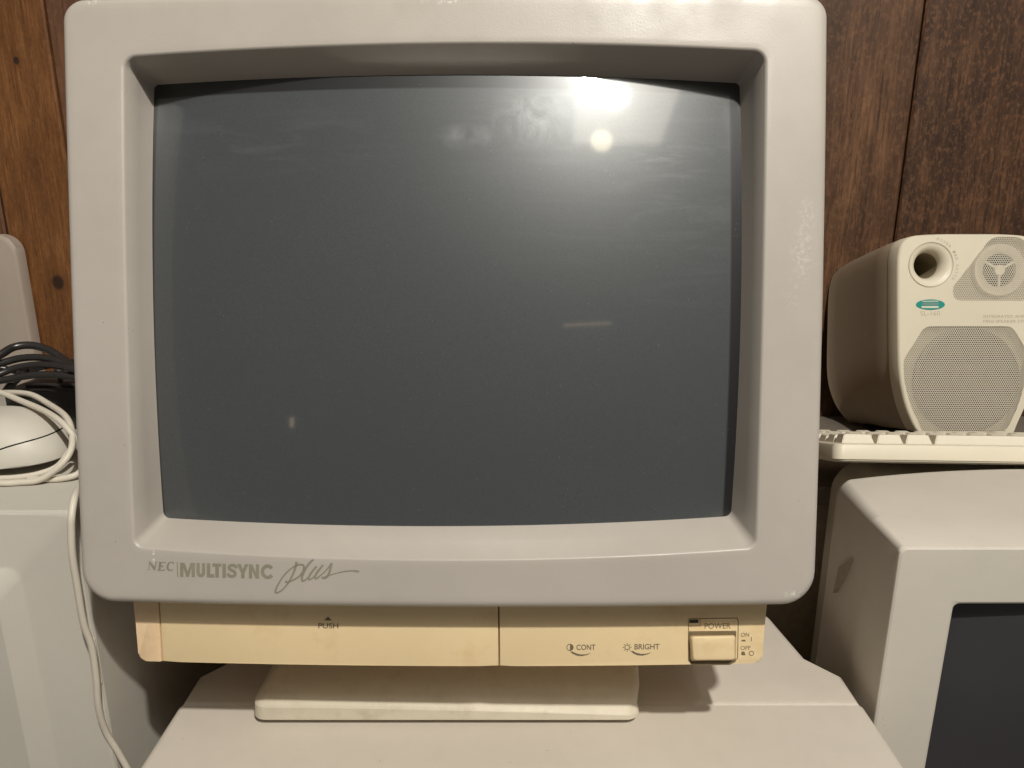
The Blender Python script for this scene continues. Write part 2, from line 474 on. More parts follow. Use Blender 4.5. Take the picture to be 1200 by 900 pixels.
def face_s(u, v, k=0): return fp(u, v, .00012+k*.00001)
def strip_s(u, v, k=0): return fp(u, v, PN+.00012+k*.00001)
def zc(P): return [(211+(x-218)/4.294, 675.9+(x-218)/475*2.6-y/4.1) for x, y in P]
ms_p = [zc(P) for P in [
    [(218,0),(218,68),(241,68),(256,27),(271,68),(293,68),(293,0),(276,0),(276,42),(262,0),(249,0),(235,42),(235,0)],
    [(352,0),(352,68),(370,68),(370,16),(390,16),(390,0)],
    [(381,68),(426,68),(426,52),(413,52),(413,0),(395,0),(395,52),(381,52)],
    [(431,0),(431,68),(449,68),(449,0)],
    [(504,68),(524,68),(534,43),(544,68),(563,68),(542.5,26),(542.5,0),(524.5,0),(524.5,26)],
    [(564,0),(564,68),(582,68),(599,30),(599,68),(616,68),(616,0),(598,0),(581,38),(581,0)]]]
ms_s = [(zc([(309,68),(309,45),(309,26),(312.5,13),(322.5,8),(332.5,13),(336,26),(336,45),(336,68)]), 4.0),
    (zc([(503,48),(495,58),(480,61),(466,55),(466,44),(480,36),(494,27),(494,14),(481,7.5),(466,10),(457,21)]), 3.6),
    (zc([(659+26.5*math.cos(R(a)), 34+27*math.sin(R(a))) for a in range(38, 325, 26)]), 4.0)]
v, f = merge([poly_px(ms_p, face_s), stroke_px(ms_s, face_s)]); mesh_obj('lettering', v, f, M_ink, mon, smooth=False)
# serif italic NEC, drawn as outlines (pixels of the 20x enlargement at 165,645)
def z20(P): return [(165+a/20, 645+b/20) for a, b in P]
nec = [z20(P) for P in [
    [(150, 462), (160, 448), (178, 445), (195, 285), (172, 262), (215, 252), (335, 400), (328, 462), (305, 462), (208, 318), (196, 445), (212, 462)],
    [(300, 440), (352, 285), (335, 268), (392, 268), (385, 284), (370, 288), (336, 462), (310, 462)],
    [(385, 478), (390, 462), (408, 455), (428, 290), (415, 270), (582, 270), (578, 312), (562, 312), (552, 290), (488, 288), (478, 360), (505, 358), (520, 338), (530, 338), (522, 410), (508, 410), (500, 380), (474, 380), (462, 458), (520, 460), (552, 430), (565, 430), (548, 478)],
    [(778, 320), (752, 318), (745, 290), (712, 282), (672, 310), (650, 370), (660, 430), (695, 456), (735, 448), (762, 425), (756, 462), (705, 486), (645, 478), (603, 440), (598, 370), (630, 300), (690, 264), (745, 264), (770, 272)]]]
v, f = poly_px(nec, face_s); mesh_obj('lettering', v, f, M_ink, mon, smooth=False)
v, f = poly_px([[(207.0, 658.5), (208.1, 658.5), (208.9, 676), (207.7, 676)]], face_s); mesh_obj('divider_line', v, f, M_ink, mon, smooth=False)
def z10(P): return [(310+a/10, 645+b/10) for a, b in P]
plus = [
    (z10([(375, 135), (368, 175), (345, 250), (318, 310), (285, 370), (240, 430), (185, 480), (130, 497), (132, 460), (165, 390), (215, 310), (280, 240), (340, 195), (400, 168), (450, 172), (462, 210), (440, 265), (400, 310), (340, 345), (285, 368), (250, 372), (252, 352)]),
     [3.2, 3, 2.6, 2.2, 2, 1.6, 1.6, 2, 2.2, 2, 1.8, 1.8, 1.8, 2, 2.4, 2.8, 2.4, 2, 1.8, 1.8, 2, 1.6]),
    (z10([(575, 108), (535, 140), (480, 215), (442, 300), (440, 350), (460, 358), (500, 325), (560, 250), (610, 185)]), [2, 2.6, 2.8, 2.8, 2.8, 2.2, 1.4, 1.8, 2.6]),
    (z10([(600, 195), (550, 260), (515, 320), (522, 340), (560, 325), (620, 260), (685, 170)]), [2.2, 2.6, 2.6, 2.2, 1.6, 1.8, 2.4]),
    (z10([(665, 195), (615, 260), (590, 315), (612, 328), (660, 290), (730, 225), (785, 150)]), [2.2, 2.6, 2.6, 2, 1.4, 1.6, 2.4]),
    (z10([(785, 148), (775, 200), (755, 270), (730, 310), (695, 326), (668, 312)]), [2.8, 3, 2.8, 2.6, 2.4, 1.6]),
    (z10([(700, 312), (780, 285), (870, 260), (960, 243), (1040, 238), (1090, 246), (1110, 242)]), [2, 1.2, 1.2, 1.4, 1.6, 2.4, 1])]
v, f = stroke_px(plus, face_s); mesh_obj('script_lettering', v, f, M_ink, mon, smooth=False)
# strip prints
text_px('PUSH', [(373, 730.2), (396.5, 730.4), (396.5, 736.6), (373, 736.4)], strip_s, M_ink2, door, bold=.012)
v, f = poly_px([[(379.5, 727), (389, 727.1), (384.4, 722.5)]], strip_s); mesh_obj('arrow_mark', v, f, M_ink2, door, smooth=False)
text_px('CONT', [(675.6, 755.4), (697.8, 755.2), (697.8, 761.6), (675.6, 761.8)], strip_s, M_ink2, cpan, bold=.012)
text_px('BRIGHT', [(743.6, 754.6), (772.8, 754.4), (772.8, 761), (743.6, 761.2)], strip_s, M_ink2, cpan, bold=.012)
text_px('POWER', [(825.8, 730.4), (856.4, 730), (856.2, 736.6), (825.8, 737)], strip_s, M_ink2, cpan)
text_px('ON', [(868.4, 741.6), (878, 741.4), (877.8, 746), (868.4, 746.2)], strip_s, M_ink2, cpan)
text_px('OFF', [(867.8, 757), (879.6, 756.8), (879.4, 761.6), (867.8, 761.8)], strip_s, M_ink2, cpan)
def circ(cx, cy, r, n=24, a0=0, a1=360): return [(cx+r*math.cos(R(a0+(a1-a0)*k/n)), cy+r*math.sin(R(a0+(a1-a0)*k/n))) for k in range(n+1)]
polys = [circ(668, 758.6, 3.6, 14, -90, 90)[:], [(692.5, 765.3), (688, 767.6), (682, 768.9), (676, 768.3), (671, 766.2), (668, 763.6), (670.5, 763.4), (675, 765.6), (680, 766.9), (686, 766.8)],
         [(763.5, 764.3), (759, 766.8), (753, 768.3), (747, 767.9), (742, 765.6), (739, 763), (741.5, 762.8), (746, 765), (751, 766.3), (757, 766)],
         [(868.6, 751.6), (869.4, 749.8), (873, 749.6), (874, 751.6)], [(868.6, 767.8), (869, 763.6), (872.4, 763.6), (873.6, 767.8)]]
lines = [(circ(668, 758.6, 3.7, 20), .8), (circ(735, 758.6, 2.7, 18), .8), ([(880.6, 746.6), (880.5, 751.6)], .8), (circ(880.6, 765.6, 2.6, 18), .8)]
for k in range(8):
    a = R(45*k); lines.append(([(735+3.7*math.cos(a), 758.6+3.7*math.sin(a)), (735+5.2*math.cos(a), 758.6+5.2*math.sin(a))], .8))
for nm, ps, ls in (('contrast_symbol', polys[:2], lines[:1]), ('brightness_symbol', polys[2:3], [lines[1]]+lines[4:]), ('on_off_symbol', polys[3:], lines[2:4])):
    v, f = merge([poly_px(ps, strip_s), stroke_px(ls, strip_s)]); mesh_obj(nm, v, f, M_ink2, cpan, smooth=False)
# grooves and power button
def groove(name, pts, w, parent, mat=M_seam):
    v, f = stroke_px([([a, b], w) for a, b in zip(pts[:-1], pts[1:])], strip_s); return mesh_obj(name, v, f, mat, parent, smooth=False)
groove('panel_groove', [(806.6, 726), (807, 740.2), (862.6, 739.6)], .8, cpan)
groove('panel_groove', [(820.4, 725.4), (820.6, 733.4), (807, 733.8)], .7, cpan)
groove('panel_groove', [(807, 725.2), (863.6, 724.2), (865.2, 728), (864.4, 771.5), (861, 774)], .9, cpan)
v, f = poly_px([[(807.8, 726.2), (818.6, 726.1), (818.6, 730), (807.8, 730.2)]], strip_s); mesh_obj('power_light', v, f, M_bplast, cpan, smooth=False)
# button well and button
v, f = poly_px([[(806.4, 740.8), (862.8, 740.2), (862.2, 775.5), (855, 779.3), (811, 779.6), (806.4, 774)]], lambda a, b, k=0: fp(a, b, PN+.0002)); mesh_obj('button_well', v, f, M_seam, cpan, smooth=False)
bl = px_loop((807.6, 745), (862.2, 744.2), (862, 774), (809, 774.4), 4, 3)
L0 = [fp(a, b, PN+.0001) for a, b in bl]
LT = [fp(a, b, PN+.0040) for a, b in px_loop((810, 746), (860.6, 745.2), (860.6, 773), (812, 773.4), 4, 3)]
c = sum(LT, V((0, 0, 0)))/len(LT)
L1 = [p+N*.0 for p in LT]; L2 = [c+(p-c)*.97+N*.0006 for p in LT]; L3 = [c+(p-c)*.93+N*.0008 for p in LT]
v, f = loft([L0, L1, L2, L3], False, True); mesh_obj('power_button', v, f, M_yel, cpan, auto=40)

# ---- stand under the monitor
zb = ZL+.0012
def stand_loop(xl, xr, yf, yb, z, r, drop=0.0):
    hw, hh = (xr-xl)/2, (yb-yf)/2; out = []
    for a, b in norm_loop(r/hw, r/hh):
        x = (xl+xr)/2+a*hw; y = (yf+yb)/2+b*hh
        zz = z-drop*max(0, (a+1)/2)**1.5*(1 if b < .2 else max(0, 1-(b-.2)*2))
        out.append(V((x, y, zz)))
    return out
xl, xr, yf = -.1690, .0835, .3900
sl = [stand_loop(xl+.008, xr-.008, yf+.008, .60, ZL+.0004, .008), stand_loop(xl+.008, xr-.008, yf+.008, .60, ZL+.0038, .008), stand_loop(xl+.0010, xr-.0010, yf+.0010, .60, ZL+.0039, .009),
      stand_loop(xl, xr, yf, .60, ZL+.0050, .009), stand_loop(xl+.0006, xr-.0004, yf+.0006, .60, ZL+.0138, .009, .0065),
      stand_loop(xl+.0014, xr-.0008, yf+.0014, .599, ZL+.0152, .009, .0070), stand_loop(xl+.0030, xr-.0010, yf+.0030, .598, ZL+.0162, .009, .0070),
      stand_loop(xl+.006, xr+.0015, .4015, .595, ZL+.0205, .008, .003), stand_loop(xl+.010, xr+.0025, .414, .59, ZL+.0245, .008, 0), stand_loop(xl+.018, xr-.004, .45, .57, ZL+.030, .01, 0)]
v, f = loft(sl, True, True); mesh_obj('stand', v, f, M_ped, mon, auto=24)

# ================================================================ MONITOR UNDERNEATH
lb = V((.005, .45, ZD)); low = thing('crt_monitor', 'pale CRT monitor lying underneath, its broad flat top carrying the central monitor', 'monitor', lb)
cx0 = .0062
def plan_loop(z, ins, pts, r=.004):
    """closed plan outline, symmetric, inset by ins"""
    half = pts; full = [(cx0+x-ins, y) for x, y in half]+[(cx0-x+ins, y) for x, y in reversed(half)]
    full[0] = (full[0][0], full[0][1]+ins); full[-1] = (full[-1][0], full[-1][1]+ins)
    return [V((x, y, z)) for x, y in full]
fr_p = [(.2315, .300), (.2318, .355), (.2323, .4095)]
def slab(name, pts, ztop, zbot, mat, par, bev=.005):
    prof = []
    for k in range(6):
        a = R(90*k/5); prof.append((bev*(1-math.cos(a)), ztop-bev*(1-math.sin(a))))
    L = [plan_loop(zbot, 0, pts)]+[plan_loop(z, i, pts) for i, z in prof]
    v, f = loft(L, True, True); return mesh_obj(name, v, f, mat, par, auto=30)
slab('front_frame', fr_p, ZL, ZD+.005, M_low, low, .006)
sh_p = [(.2310, .4103), (.2315, .441), (.2135, .462), (.206, .515), (.182, .58), (.125, .68)]
slab('rear_shell', sh_p, ZL-.0006, ZD+.02, M_low, low, .005)
# its own screen (front side, below the frame)
v, f = loft([rect_loop(cx0-.18, cx0+.18, ZD+.04, ZL-.04, .2995, .01), rect_loop(cx0-.175, cx0+.175, ZD+.045, ZL-.045, .297, .01)], False, True)
mesh_obj('screen', v, f, M_bplast, low)

# ================================================================ LEFT MONITOR
xs = -.26; yl = .3877
lfb = V((xs-.19, .50, ZD)); lf = thing('crt_monitor', 'greenish grey CRT monitor at the left edge with raised frame, mouse lying on top', 'monitor', lfb)
x0, x1 = xs-.40, xs
def rl(i, y, r): return rect_loop(x0+i, x1-i, ZD+.003+i, ZM-i, y, r)
L = [rl(.0, yl+.06, .004), rl(.0, yl+.0025, .004), rl(.0008, yl+.0008, .004), rl(.002, yl, .004), rl(.0035, yl-.0003, .004), rl(.0320, yl-.0057, .006), rl(.0332, yl-.006, .006), rl(.0342, yl-.0066, .008), rl(.0418, yl-.0148, .010), rl(.0432, yl-.0155, .011),
     rl(.0600, yl-.0155, .012), rl(.0625, yl-.0155, .012), rl(.0635, yl-.012, .012), rl(.0675, yl-.0125, .012), rl(.078, yl+.004, .012)]
v, f = loft(L); mesh_obj('front_frame', v, f, M_left, lf, auto=22)
v, f = loft([rl(.076, yl+.0035, .012), rl(.14, yl-.004, .012)], False, True); mesh_obj('screen', v, f, M_bplast, lf)
L = [rect_loop(x0+.001, x1-.001, ZD+.006, ZM-.0008, yl+.058, .004), rect_loop(x0+.001, x1-.001, ZD+.006, ZM-.0008, yl+.26, .006), rect_loop(x0+.05, x1-.05, ZD+.04, ZM-.06, yl+.38, .02)]
v, f = loft(L, True, True); mesh_obj('rear_shell', v, f, M_left, lf, auto=30)

# ================================================================ RIGHT MONITOR
yr = .4075; xr0 = .245
rtb = V((.43, .50, ZD)); rt = thing('crt_monitor', 'warm grey CRT monitor at the lower right with dark bluish screen, below the keyboard', 'monitor', rtb)
x0, x1 = xr0, xr0+.37
def rr_(i, y, r, zt=ZR, zb_=ZD+.003): return rect_loop(x0+i, x1-i, zb_+i, zt-i, y, r)
L = [rect_loop(x0+.0035, x1-.0035, ZD+.003, ZR, yr+.044, .005), rr_(.0, yr+.002, .004), rr_(.0004, yr+.0008, .004), rr_(.0016, yr, .004),
     rr_(.0035, yr, .004), rr_(.0365, yr, .004), rr_(.0385, yr, .004), rr_(.040, yr+.0008, .004), rr_(.0415, yr+.014, .004)]
v, f = loft(L); mesh_obj('front_frame', v, f, M_right, rt, auto=24)
s = NT('bluish_screen_glass'); s.l(s.mix(s.rng(s.noise(6, 3), .3, .7), (.030, .028, .033), (.042, .040, .045)), s.p.inputs['Base Color'])
s.p.inputs['Roughness'].default_value = .35; s.p.inputs['Specular IOR Level'].default_value = .35; M_scr2 = s.m
v, f = loft([rr_(.0402, yr+.0035, .003), rr_(.0418, yr+.010, .004)]); mesh_obj('recess_shade', v, f, M_bplast, rt)  # recess walls coloured dark to stand in for the recess shadow
gx0, gx1, gz0, gz1 = x0+.041, x1-.041, ZD+.044, ZR-.041
vs, fs = [], []
for j in range(17):
    for i in range(21):
        a, b = 2*i/20-1, 2*j/16-1
        vs.append(((gx0+gx1)/2+a*(gx1-gx0)/2, yr+.012-.006*(1-a*a)*1.0-.004*(1-b*b)+.004, (gz0+gz1)/2+b*(gz1-gz0)/2))
for j in range(16):
    for i in range(20): k = j*21+i; fs.append((k, k+1, k+22, k+21))
mesh_obj('screen', vs, fs, M_scr2, rt)
L = [rect_loop(x0+.0050, x1-.0050, ZD+.008, ZR-.0006, yr+.043, .007), rect_loop(x0+.0068, x1-.0068, ZD+.008, ZR-.0006, .47, .007),
     rect_loop(x0+.0105, x1-.0105, ZD+.01, ZR-.0008, .512, .009), rect_loop(x0+.013, x1-.013, ZD+.012, ZR-.003, .520, .012), rect_loop(x0+.03, x1-.03, ZD+.03, ZR-.024, .534, .02),
     rect_loop(x0+.05, x1-.05, ZD+.05, CZ-.2372, .56, .03), rect_loop(x0+.06, x1-.06, ZD+.06, CZ-.2372, .632, .03), rect_loop(x0+.09, x1-.09, ZD+.1, CZ-.31, .66, .03)]
# bow the rear edge of the top in plan
for k in (2, 3, 4):
    for p in L[k]:
        t = (p.x-(x0+x1)/2)/((x1-x0)/2); p.y += .030*(1-t*t)
v, f = loft(L, True, True); mesh_obj('rear_shell', v, f, M_right, rt, auto=35)
v, f = loft([[V((x0+.0045, .475, ZR-.045)), V((x0+.0055, .492, ZR-.06)), V((x0+.0055, .496, ZR-.085)), V((x0+.0045, .483, ZR-.065))],
             [V((x0+.009, .475, ZR-.045)), V((x0+.009, .492, ZR-.06)), V((x0+.009, .496, ZR-.085)), V((x0+.009, .483, ZR-.065))]], True, False)
mesh_obj('grip_notch', v, f, flat('grip_brown', (.36, .31, .25), .6), rt, smooth=False)

# ================================================================ TABLE, WALL, SHELF, FLOOR
M_desk = wood('table_wood', (.10, .055, .03), (.17, .10, .055), (.05, .03, .02), .4, seed=4)
tb = thing('table', 'brown wooden table under the row of monitors', 'table', (0, .55, 0))
bm_obj('table_top', box_bm((-.85, .20, ZD-.03), (.85, .885, ZD), .003), M_desk, tb)
for a in (-.8, .74):
    for b in (.24, .80): bm_obj('leg', box_bm((a, b, 0), (a+.06, b+.06, ZD-.0302), .003), M_desk, tb)

kn1 = at_y(68, 331, YW-.02); kn2 = at_y(19, 71, YW-.02)
M_pine = wood('orange_pine', (.13, .050, .015), (.29, .124, .038), (.10, .036, .012), .55, [(kn1, (.0085, .03, .0105)), (kn2, (.004, .03, .005))], seed=1.7, amt=.25)
M_pine2 = wood('brown_pine', (.11, .05, .025), (.19, .09, .045), (.06, .028, .018), .4, seed=9.1)
M_dkw = wood('weathered_dark_wood', (.060, .027, .012), (.20, .096, .044), (.040, .018, .009), .35, seed=3.3, amt=.38)
M_dkw2 = wood('blotched_dark_wood', (.046, .021, .010), (.170, .079, .036), (.014, .007, .006), .4, seed=6.4, amt=.6)
sx = [at_y(17, 330, YW-.02).x, at_y(62, 80, YW-.02).x, at_y(1071, 110, YW-.02).x]
seams = [-2.2, -1.9, -1.62, -1.36, -1.10, -.88, sx[0], sx[1]] + [sx[1]+(sx[2]-sx[1])*k/5 for k in (1, 2, 3, 4)] + [sx[2], sx[2]+.24, sx[2]+.47, sx[2]+.72, sx[2]+1.0, 2.2]
seams = [q for i, q in enumerate(seams) if i == 0 or q > seams[i-1]]
seams.sort()
vs, fs, mi = [], [], []
for i in range(len(seams)-1):
    a, b = seams[i]+.0011, seams[i+1]-.0011
    c_ = .0022
    pr = [(a, YW+.01), (a, YW-.02+c_), (a+c_, YW-.02), (b-c_, YW-.02), (b, YW-.02+c_), (b, YW+.01)]
    o = len(vs)
    for z in (0, 2.6): vs += [(x, y, z) for x, y in pr]
    for k in range(6):
        j = (k+1) % 6; fs.append((o+k, o+j, o+6+j, o+6+k))
        if seams[i] >= sx[2]-.001: mi.append(3)
        elif seams[i] >= sx[1]+(sx[2]-sx[1])*.5: mi.append(2)
        elif abs(seams[i]-sx[0]) < .001: mi.append(0)
        elif abs(seams[i]-sx[1]) < .001: mi.append(1)
        else: mi.append(1)
o = len(vs); vs += [(-2.2, YW-.004, 0), (2.2, YW-.004, 0), (2.2, YW-.004, 2.6), (-2.2, YW-.004, 2.6)]; fs.append((o, o+1, o+2, o+3)); mi.append(4)
wall = mesh_obj('wall', vs, fs, [M_pine, M_pine2, M_dkw, M_dkw2, M_dark], smooth=False, midx=mi); wall['kind'] = 'structure'
fl = mesh_obj('floor', [(-2.2, -1.5, 0), (2.2, -1.5, 0), (2.2, YW, 0), (-2.2, YW, 0)], [(0, 1, 2, 3)], flat('grey_floor', (.16, .14, .12), .7), smooth=False); fl['kind'] = 'structure'
ZS = CZ-.2705
M_shelf = flat('grey_shelf_board', (.20, .17, .135), .6)
shf = thing('shelf', 'dark grey shelf unit behind the keyboard, carrying the speaker', 'shelf', (.56, .77, ZD))
bm_obj('shelf_board', box_bm((.12, .645, ZS-.02), (1.0, YW-.0205, ZS), .0015), M_shelf, shf)
M_panel = flat('brown_grey_gap_filler', (.40, .34, .26), .6)
bm_obj('side_panel', box_bm((.135, .655, ZD+.0004), (.40, .675, ZS-.0202), .0012), M_panel, shf)  # added board fills the dark gap, its colour lightened to look lit
bm_obj('side_panel', box_bm((.96, .655, ZD+.0004), (.98, YW-.0205, ZS-.0202), .0012), M_shelf, shf)

# ================================================================ SPEAKER
YS = .735; STILT = R(11)
spb = at_y(1136, 440, YS); spb = V((spb.x, YS+.02, ZS))
spk = thing('speaker', 'cream desktop loudspeaker with round port and mesh grilles against the dark wood wall', 'speaker', spb)
spk.rotation_euler = (-STILT, 0, 0)
SROT = Matrix.Rotation(STILT, 3, 'X')
SN = V((0, -math.cos(STILT), math.sin(STILT))); SP0 = at_y(1136, 400, YS)
YS = (SROT @ (SP0-spb) + spb).y                    # front plane in the speaker's own upright space
def sloc(u, v, off=0.0): return SROT @ (at_plane(u, v, SP0-SN*off, SN)-spb) + spb
def ss(u, v, k=0): return sloc(u, v, -.00012-k*.00001)
zbot = ZS+.0195
half = [(1136, 274), (1100, 274.2), (1076, 275.5), (1066, 278), (1059, 283), (1054.5, 291), (1052.5, 302), (1052, 330), (1052.3, 380), (1053.5, 430), (1058, 462), (1065, 486), (1075, 506)]
pl = [sloc(u, v) for u, v in half]
xc = pl[0].x
pl.append(V((pl[-1].x+.008, YS, zbot+.006))); pl.append(V((pl[-1].x+.010, YS, zbot)))
def piecewise(L, cuts, counts):
    """smooth curve through L, cut at the given points, each piece with its own count"""
    Q = []
    for i in range(len(L)-1):
        a, b, c, d = L[max(i-1, 0)], L[i], L[i+1], L[min(i+2, len(L)-1)]
        for k in range(8):
            t = k/8; Q.append(.5*((2*b)+(c-a)*t+(2*a-5*b+4*c-d)*t*t+(3*b-a-3*c+d)*t**3))
    Q.append(L[-1]); out = []; at = [0]+[8*c for c in cuts]+[len(Q)-1]
    for a, b, n in zip(at[:-1], at[1:], counts): out += resample(Q[a:b+1], n)[:-1]
    return out+[Q[-1]]
def smooth_res(L, n):
    Q = []
    for i in range(len(L)-1):
        a, b, c, d = L[max(i-1, 0)], L[i], L[i+1], L[min(i+2, len(L)-1)]
        for k in range(8):
            t = k/8; Q.append(.5*((2*b)+(c-a)*t+(2*a-5*b+4*c-d)*t*t+(3*b-a-3*c+d)*t**3))
    Q.append(L[-1]); return resample(Q, n)
def resample(L, n):
    d = [0]
    for i in range(1, len(L)): d.append(d[-1]+(L[i]-L[i-1]).length)
    out = []
    for k in range(n):
        t = d[-1]*k/(n-1); i = max(j for j in range(len(d)) if d[j] <= t+1e-9); i = min(i, len(L)-2)
        out.append(L[i].lerp(L[i+1], min(1, (t-d[i])/max(1e-9, d[i+1]-d[i]))))
    return out
pl = piecewise(pl, (1, 5, 9), (6, 18, 16, 20)); pl[0].x = xc
def mirror(L): return L+[V((2*xc-p.x, p.y, p.z)) for p in reversed(L) if abs(p.x-xc) > 1e-4]
FRT = mirror(pl)
def shrink(L, dx, y, dz=0):
    zc = (max(p.z for p in L)+min(p.z for p in L))/2; zh = (max(p.z for p in L)-min(p.z for p in L))/2
    xh = max(abs(p.x-xc) for p in L)
    return [V((xc+(p.x-xc)*(1-dx/xh), y, max(zbot, zc+(p.z-zc)*(1-dz/zh)))) for p in L]
def hole(pts): return [V((p.x, p.y, max(p.z, zbot+.004))) for p in [sloc(u, v) for u, v in pts]]
port = [(1090.8+26*math.cos(R(a)), 310+27*math.sin(R(a))) for a in range(0, 360, 8)]
portc = sloc(1090.8, 310.2); PR = (sloc(1116.8, 310)-sloc(1064.8, 310)).length/2
portL = [portc+V((PR*math.cos(R(a)), 0, PR*math.sin(R(a)))) for a in range(0, 360, 8)]
def rounded(pts, r=3, n=4):
    out = []; m = len(pts)
    for i in range(m):
        p, a, b = V(pts[i]), V(pts[i-1]), V(pts[(i+1) % m])
        d1 = (a-p); d2 = (b-p); l = min(r, d1.length*.45, d2.length*.45)
        s0, s1 = p+d1.normalized()*l, p+d2.normalized()*l
        for k in range(n+1):
            t = k/n; q = s0*(1-t)**2+p*2*t*(1-t)+s1*t*t; out.append((q.x, q.y))
    return out
XR = 1219
tw = rounded([(1162, 277.8), (1196, 277.6), (1208, 292), (1209, 352.5), (1119, 352.2), (1115.5, 338)], 9)
wo = rounded([(1084, 382.5), (1186, 382.5), (1209, 421), (1209, 446), (1203, 472), (1191, 498), (1186, 512), (1084, 512), (1077.5, 498), (1066, 472), (1059.5, 446), (1058.5, 421)], 7)
twL, woL = hole(tw), hole(wo)
front_in = shrink(FRT, .0022, YS, .0008)
bm = fill_poly(front_in, [portL, twL, woL]); 
baffle = bm_obj('baffle', bm, M_white, spk, smooth=False)
E = [front_in, shrink(FRT, .0008, YS+.0007, .0006), shrink(FRT, 0, YS+.0024, 0), shrink(FRT, 0, YS+.020, 0)]
v, f = loft(E); mesh_obj('front_rim', v, f, M_white, spk, auto=50)
# grille cavity walls
for LL in (twL, woL):
    v, f = loft([LL, [p+V((0, .009, 0)) for p in LL]]); mesh_obj('opening_edge', v, f, M_white, baffle)
# shell
bk = [(1136, 296), (1090, 297), (1010, 305), (985, 314), (977, 326), (974, 345), (973, 380), (972.5, 430), (976, 455), (985, 477), (1000, 496), (1010, 503)]
YB = YS+.128
bp = [sloc(u, v, .128) for u, v in bk]
bp[0].x = xc; 
bp.append(V((bp[-1].x+.03, YB, zbot)))
bps = piecewise(bp, (1, 4, 8), (6, 18, 16, 20)); bps[0].x = xc
# shear rim towards its photographed depth
m1 = shrink(FRT, .0006, YS+.0202, .0006); m2 = shrink(FRT, .0, YS+.0215, 0)
BKL = mirror(bps)
def mixl(A_, B_, t, y): return [V((a.x+(b.x-a.x)*t, y, max(zbot, a.z+(b.z-a.z)*t))) for a, b in zip(A_, B_)]
L = [m1, m2, mixl(m2, BKL, .12, YS+.045), mixl(m2, BKL, .45, YS+.085), mixl(m2, BKL, .8, YB-.012), mixl(m2, BKL, 1, YB), mixl(m2, BKL, 1.12, YB+.004)]
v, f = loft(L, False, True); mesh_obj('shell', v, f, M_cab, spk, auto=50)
bm_obj('foot', box_bm((xc-.05, YS+.012, zbot-.012), (xc+.05, YS+.03, zbot+.001), .001), M_cab, spk)
# port
def ringpts(r, y, c=portc, n=45): return [V((c.x+r*math.cos(2*math.pi*k/n), y, c.z+r*math.sin(2*math.pi*k/n))) for k in range(n)]
pr = []
for k in range(9):
    a = R(90*k/8); pr.append(ringpts(PR*.58+PR*.38*(1-math.sin(a)), YS+.012*(1-math.cos(a))))
pl_ = [ringpts(PR, YS), ringpts(PR*.985, YS+.0006), ringpts(PR*.97, YS-.0002)]+pr
v, f = loft(pl_); pt = mesh_obj('port', v, f, M_white, spk, auto=50)
v, f = loft([ringpts(PR*.58, YS+.0118), ringpts(PR*.575, YS+.014), ringpts(PR*.57, YS+.07)], False, True); mesh_obj('port_tube', v, f, flat('port_tube_brown', (.26, .21, .13), .5), pt)
gr_ = [ringpts(PR*1.0, YS-.0002), ringpts(PR*1.015, YS-.0002)]
v, f = loft([[p+V((0, -.0001, 0)) for p in q] for q in gr_]); mesh_obj('port_groove', v, f, M_ink3, pt)
# board inside and drivers
bm = fill_poly([p+V((0, .009, 0)) for p in front_in], [ringpts(PR*.9, YS+.009)]); bm_obj('inner_board', bm, flat('inner_board', (.36, .31, .23), .7), spk, smooth=False)
wc = sloc(1131, 446, +.0085); WR = 64*.74/832
def disc(c, prof, n=40): return loft([[V((c.x+r*math.cos(2*math.pi*k/n), c.y+dy, c.z+r*math.sin(2*math.pi*k/n))) for k in range(n)] for r, dy in prof], False, True)
v, f = disc(wc, [(WR, 0), (WR*.99, -.003), (WR*.93, -.0045), (WR*.86, -.003), (WR*.80, -.001), (WR*.3, -.0002), (WR*.28, -.003), (WR*.15, -.005), (.0005, -.0058)])
mesh_obj('woofer', v, f, flat('woofer_cone', (.06, .05, .042), .5, .4), spk)
tc = sloc(1168, 317, +.0085); TR_ = 31*.74/832
v, f = disc(tc, [(TR_, 0), (TR_, -.004), (TR_*.96, -.0055), (TR_*.64, -.0042), (TR_*.62, .0)]); tw_o = mesh_obj('tweeter', v, f, flat('tweeter_ring', (.55, .49, .38), .5), spk)
v, f = disc(tc+V((0, -.0002, 0)), [(TR_*.63, -.0008), (.0004, -.0012)]); mesh_obj('tweeter_dome', v, f, flat('tweeter_dark', (.03, .025, .02), .5), tw_o)
sps = []
for a in (90+180, 30, 150):
    d = V((math.cos(R(a)), 0, math.sin(R(a)))); q = V((-d.z, 0, d.x))*.0011
    b0 = tc+V((0, -.0048, 0)); sps.append(loft([[b0+q, b0+q+d*TR_*.63, b0-q+d*TR_*.63, b0-q], [p+V((0, .002, 0)) for p in [b0+q, b0+q+d*TR_*.63, b0-q+d*TR_*.63, b0-q]]], True, True))
sps.append(disc(tc+V((0, -.0046, 0)), [(TR_*.2, .002), (TR_*.2, -.0004), (TR_*.15, -.0008)], 20))
v, f = merge(sps); mesh_obj('tweeter_spokes', v, f, M_white, tw_o, smooth=False)
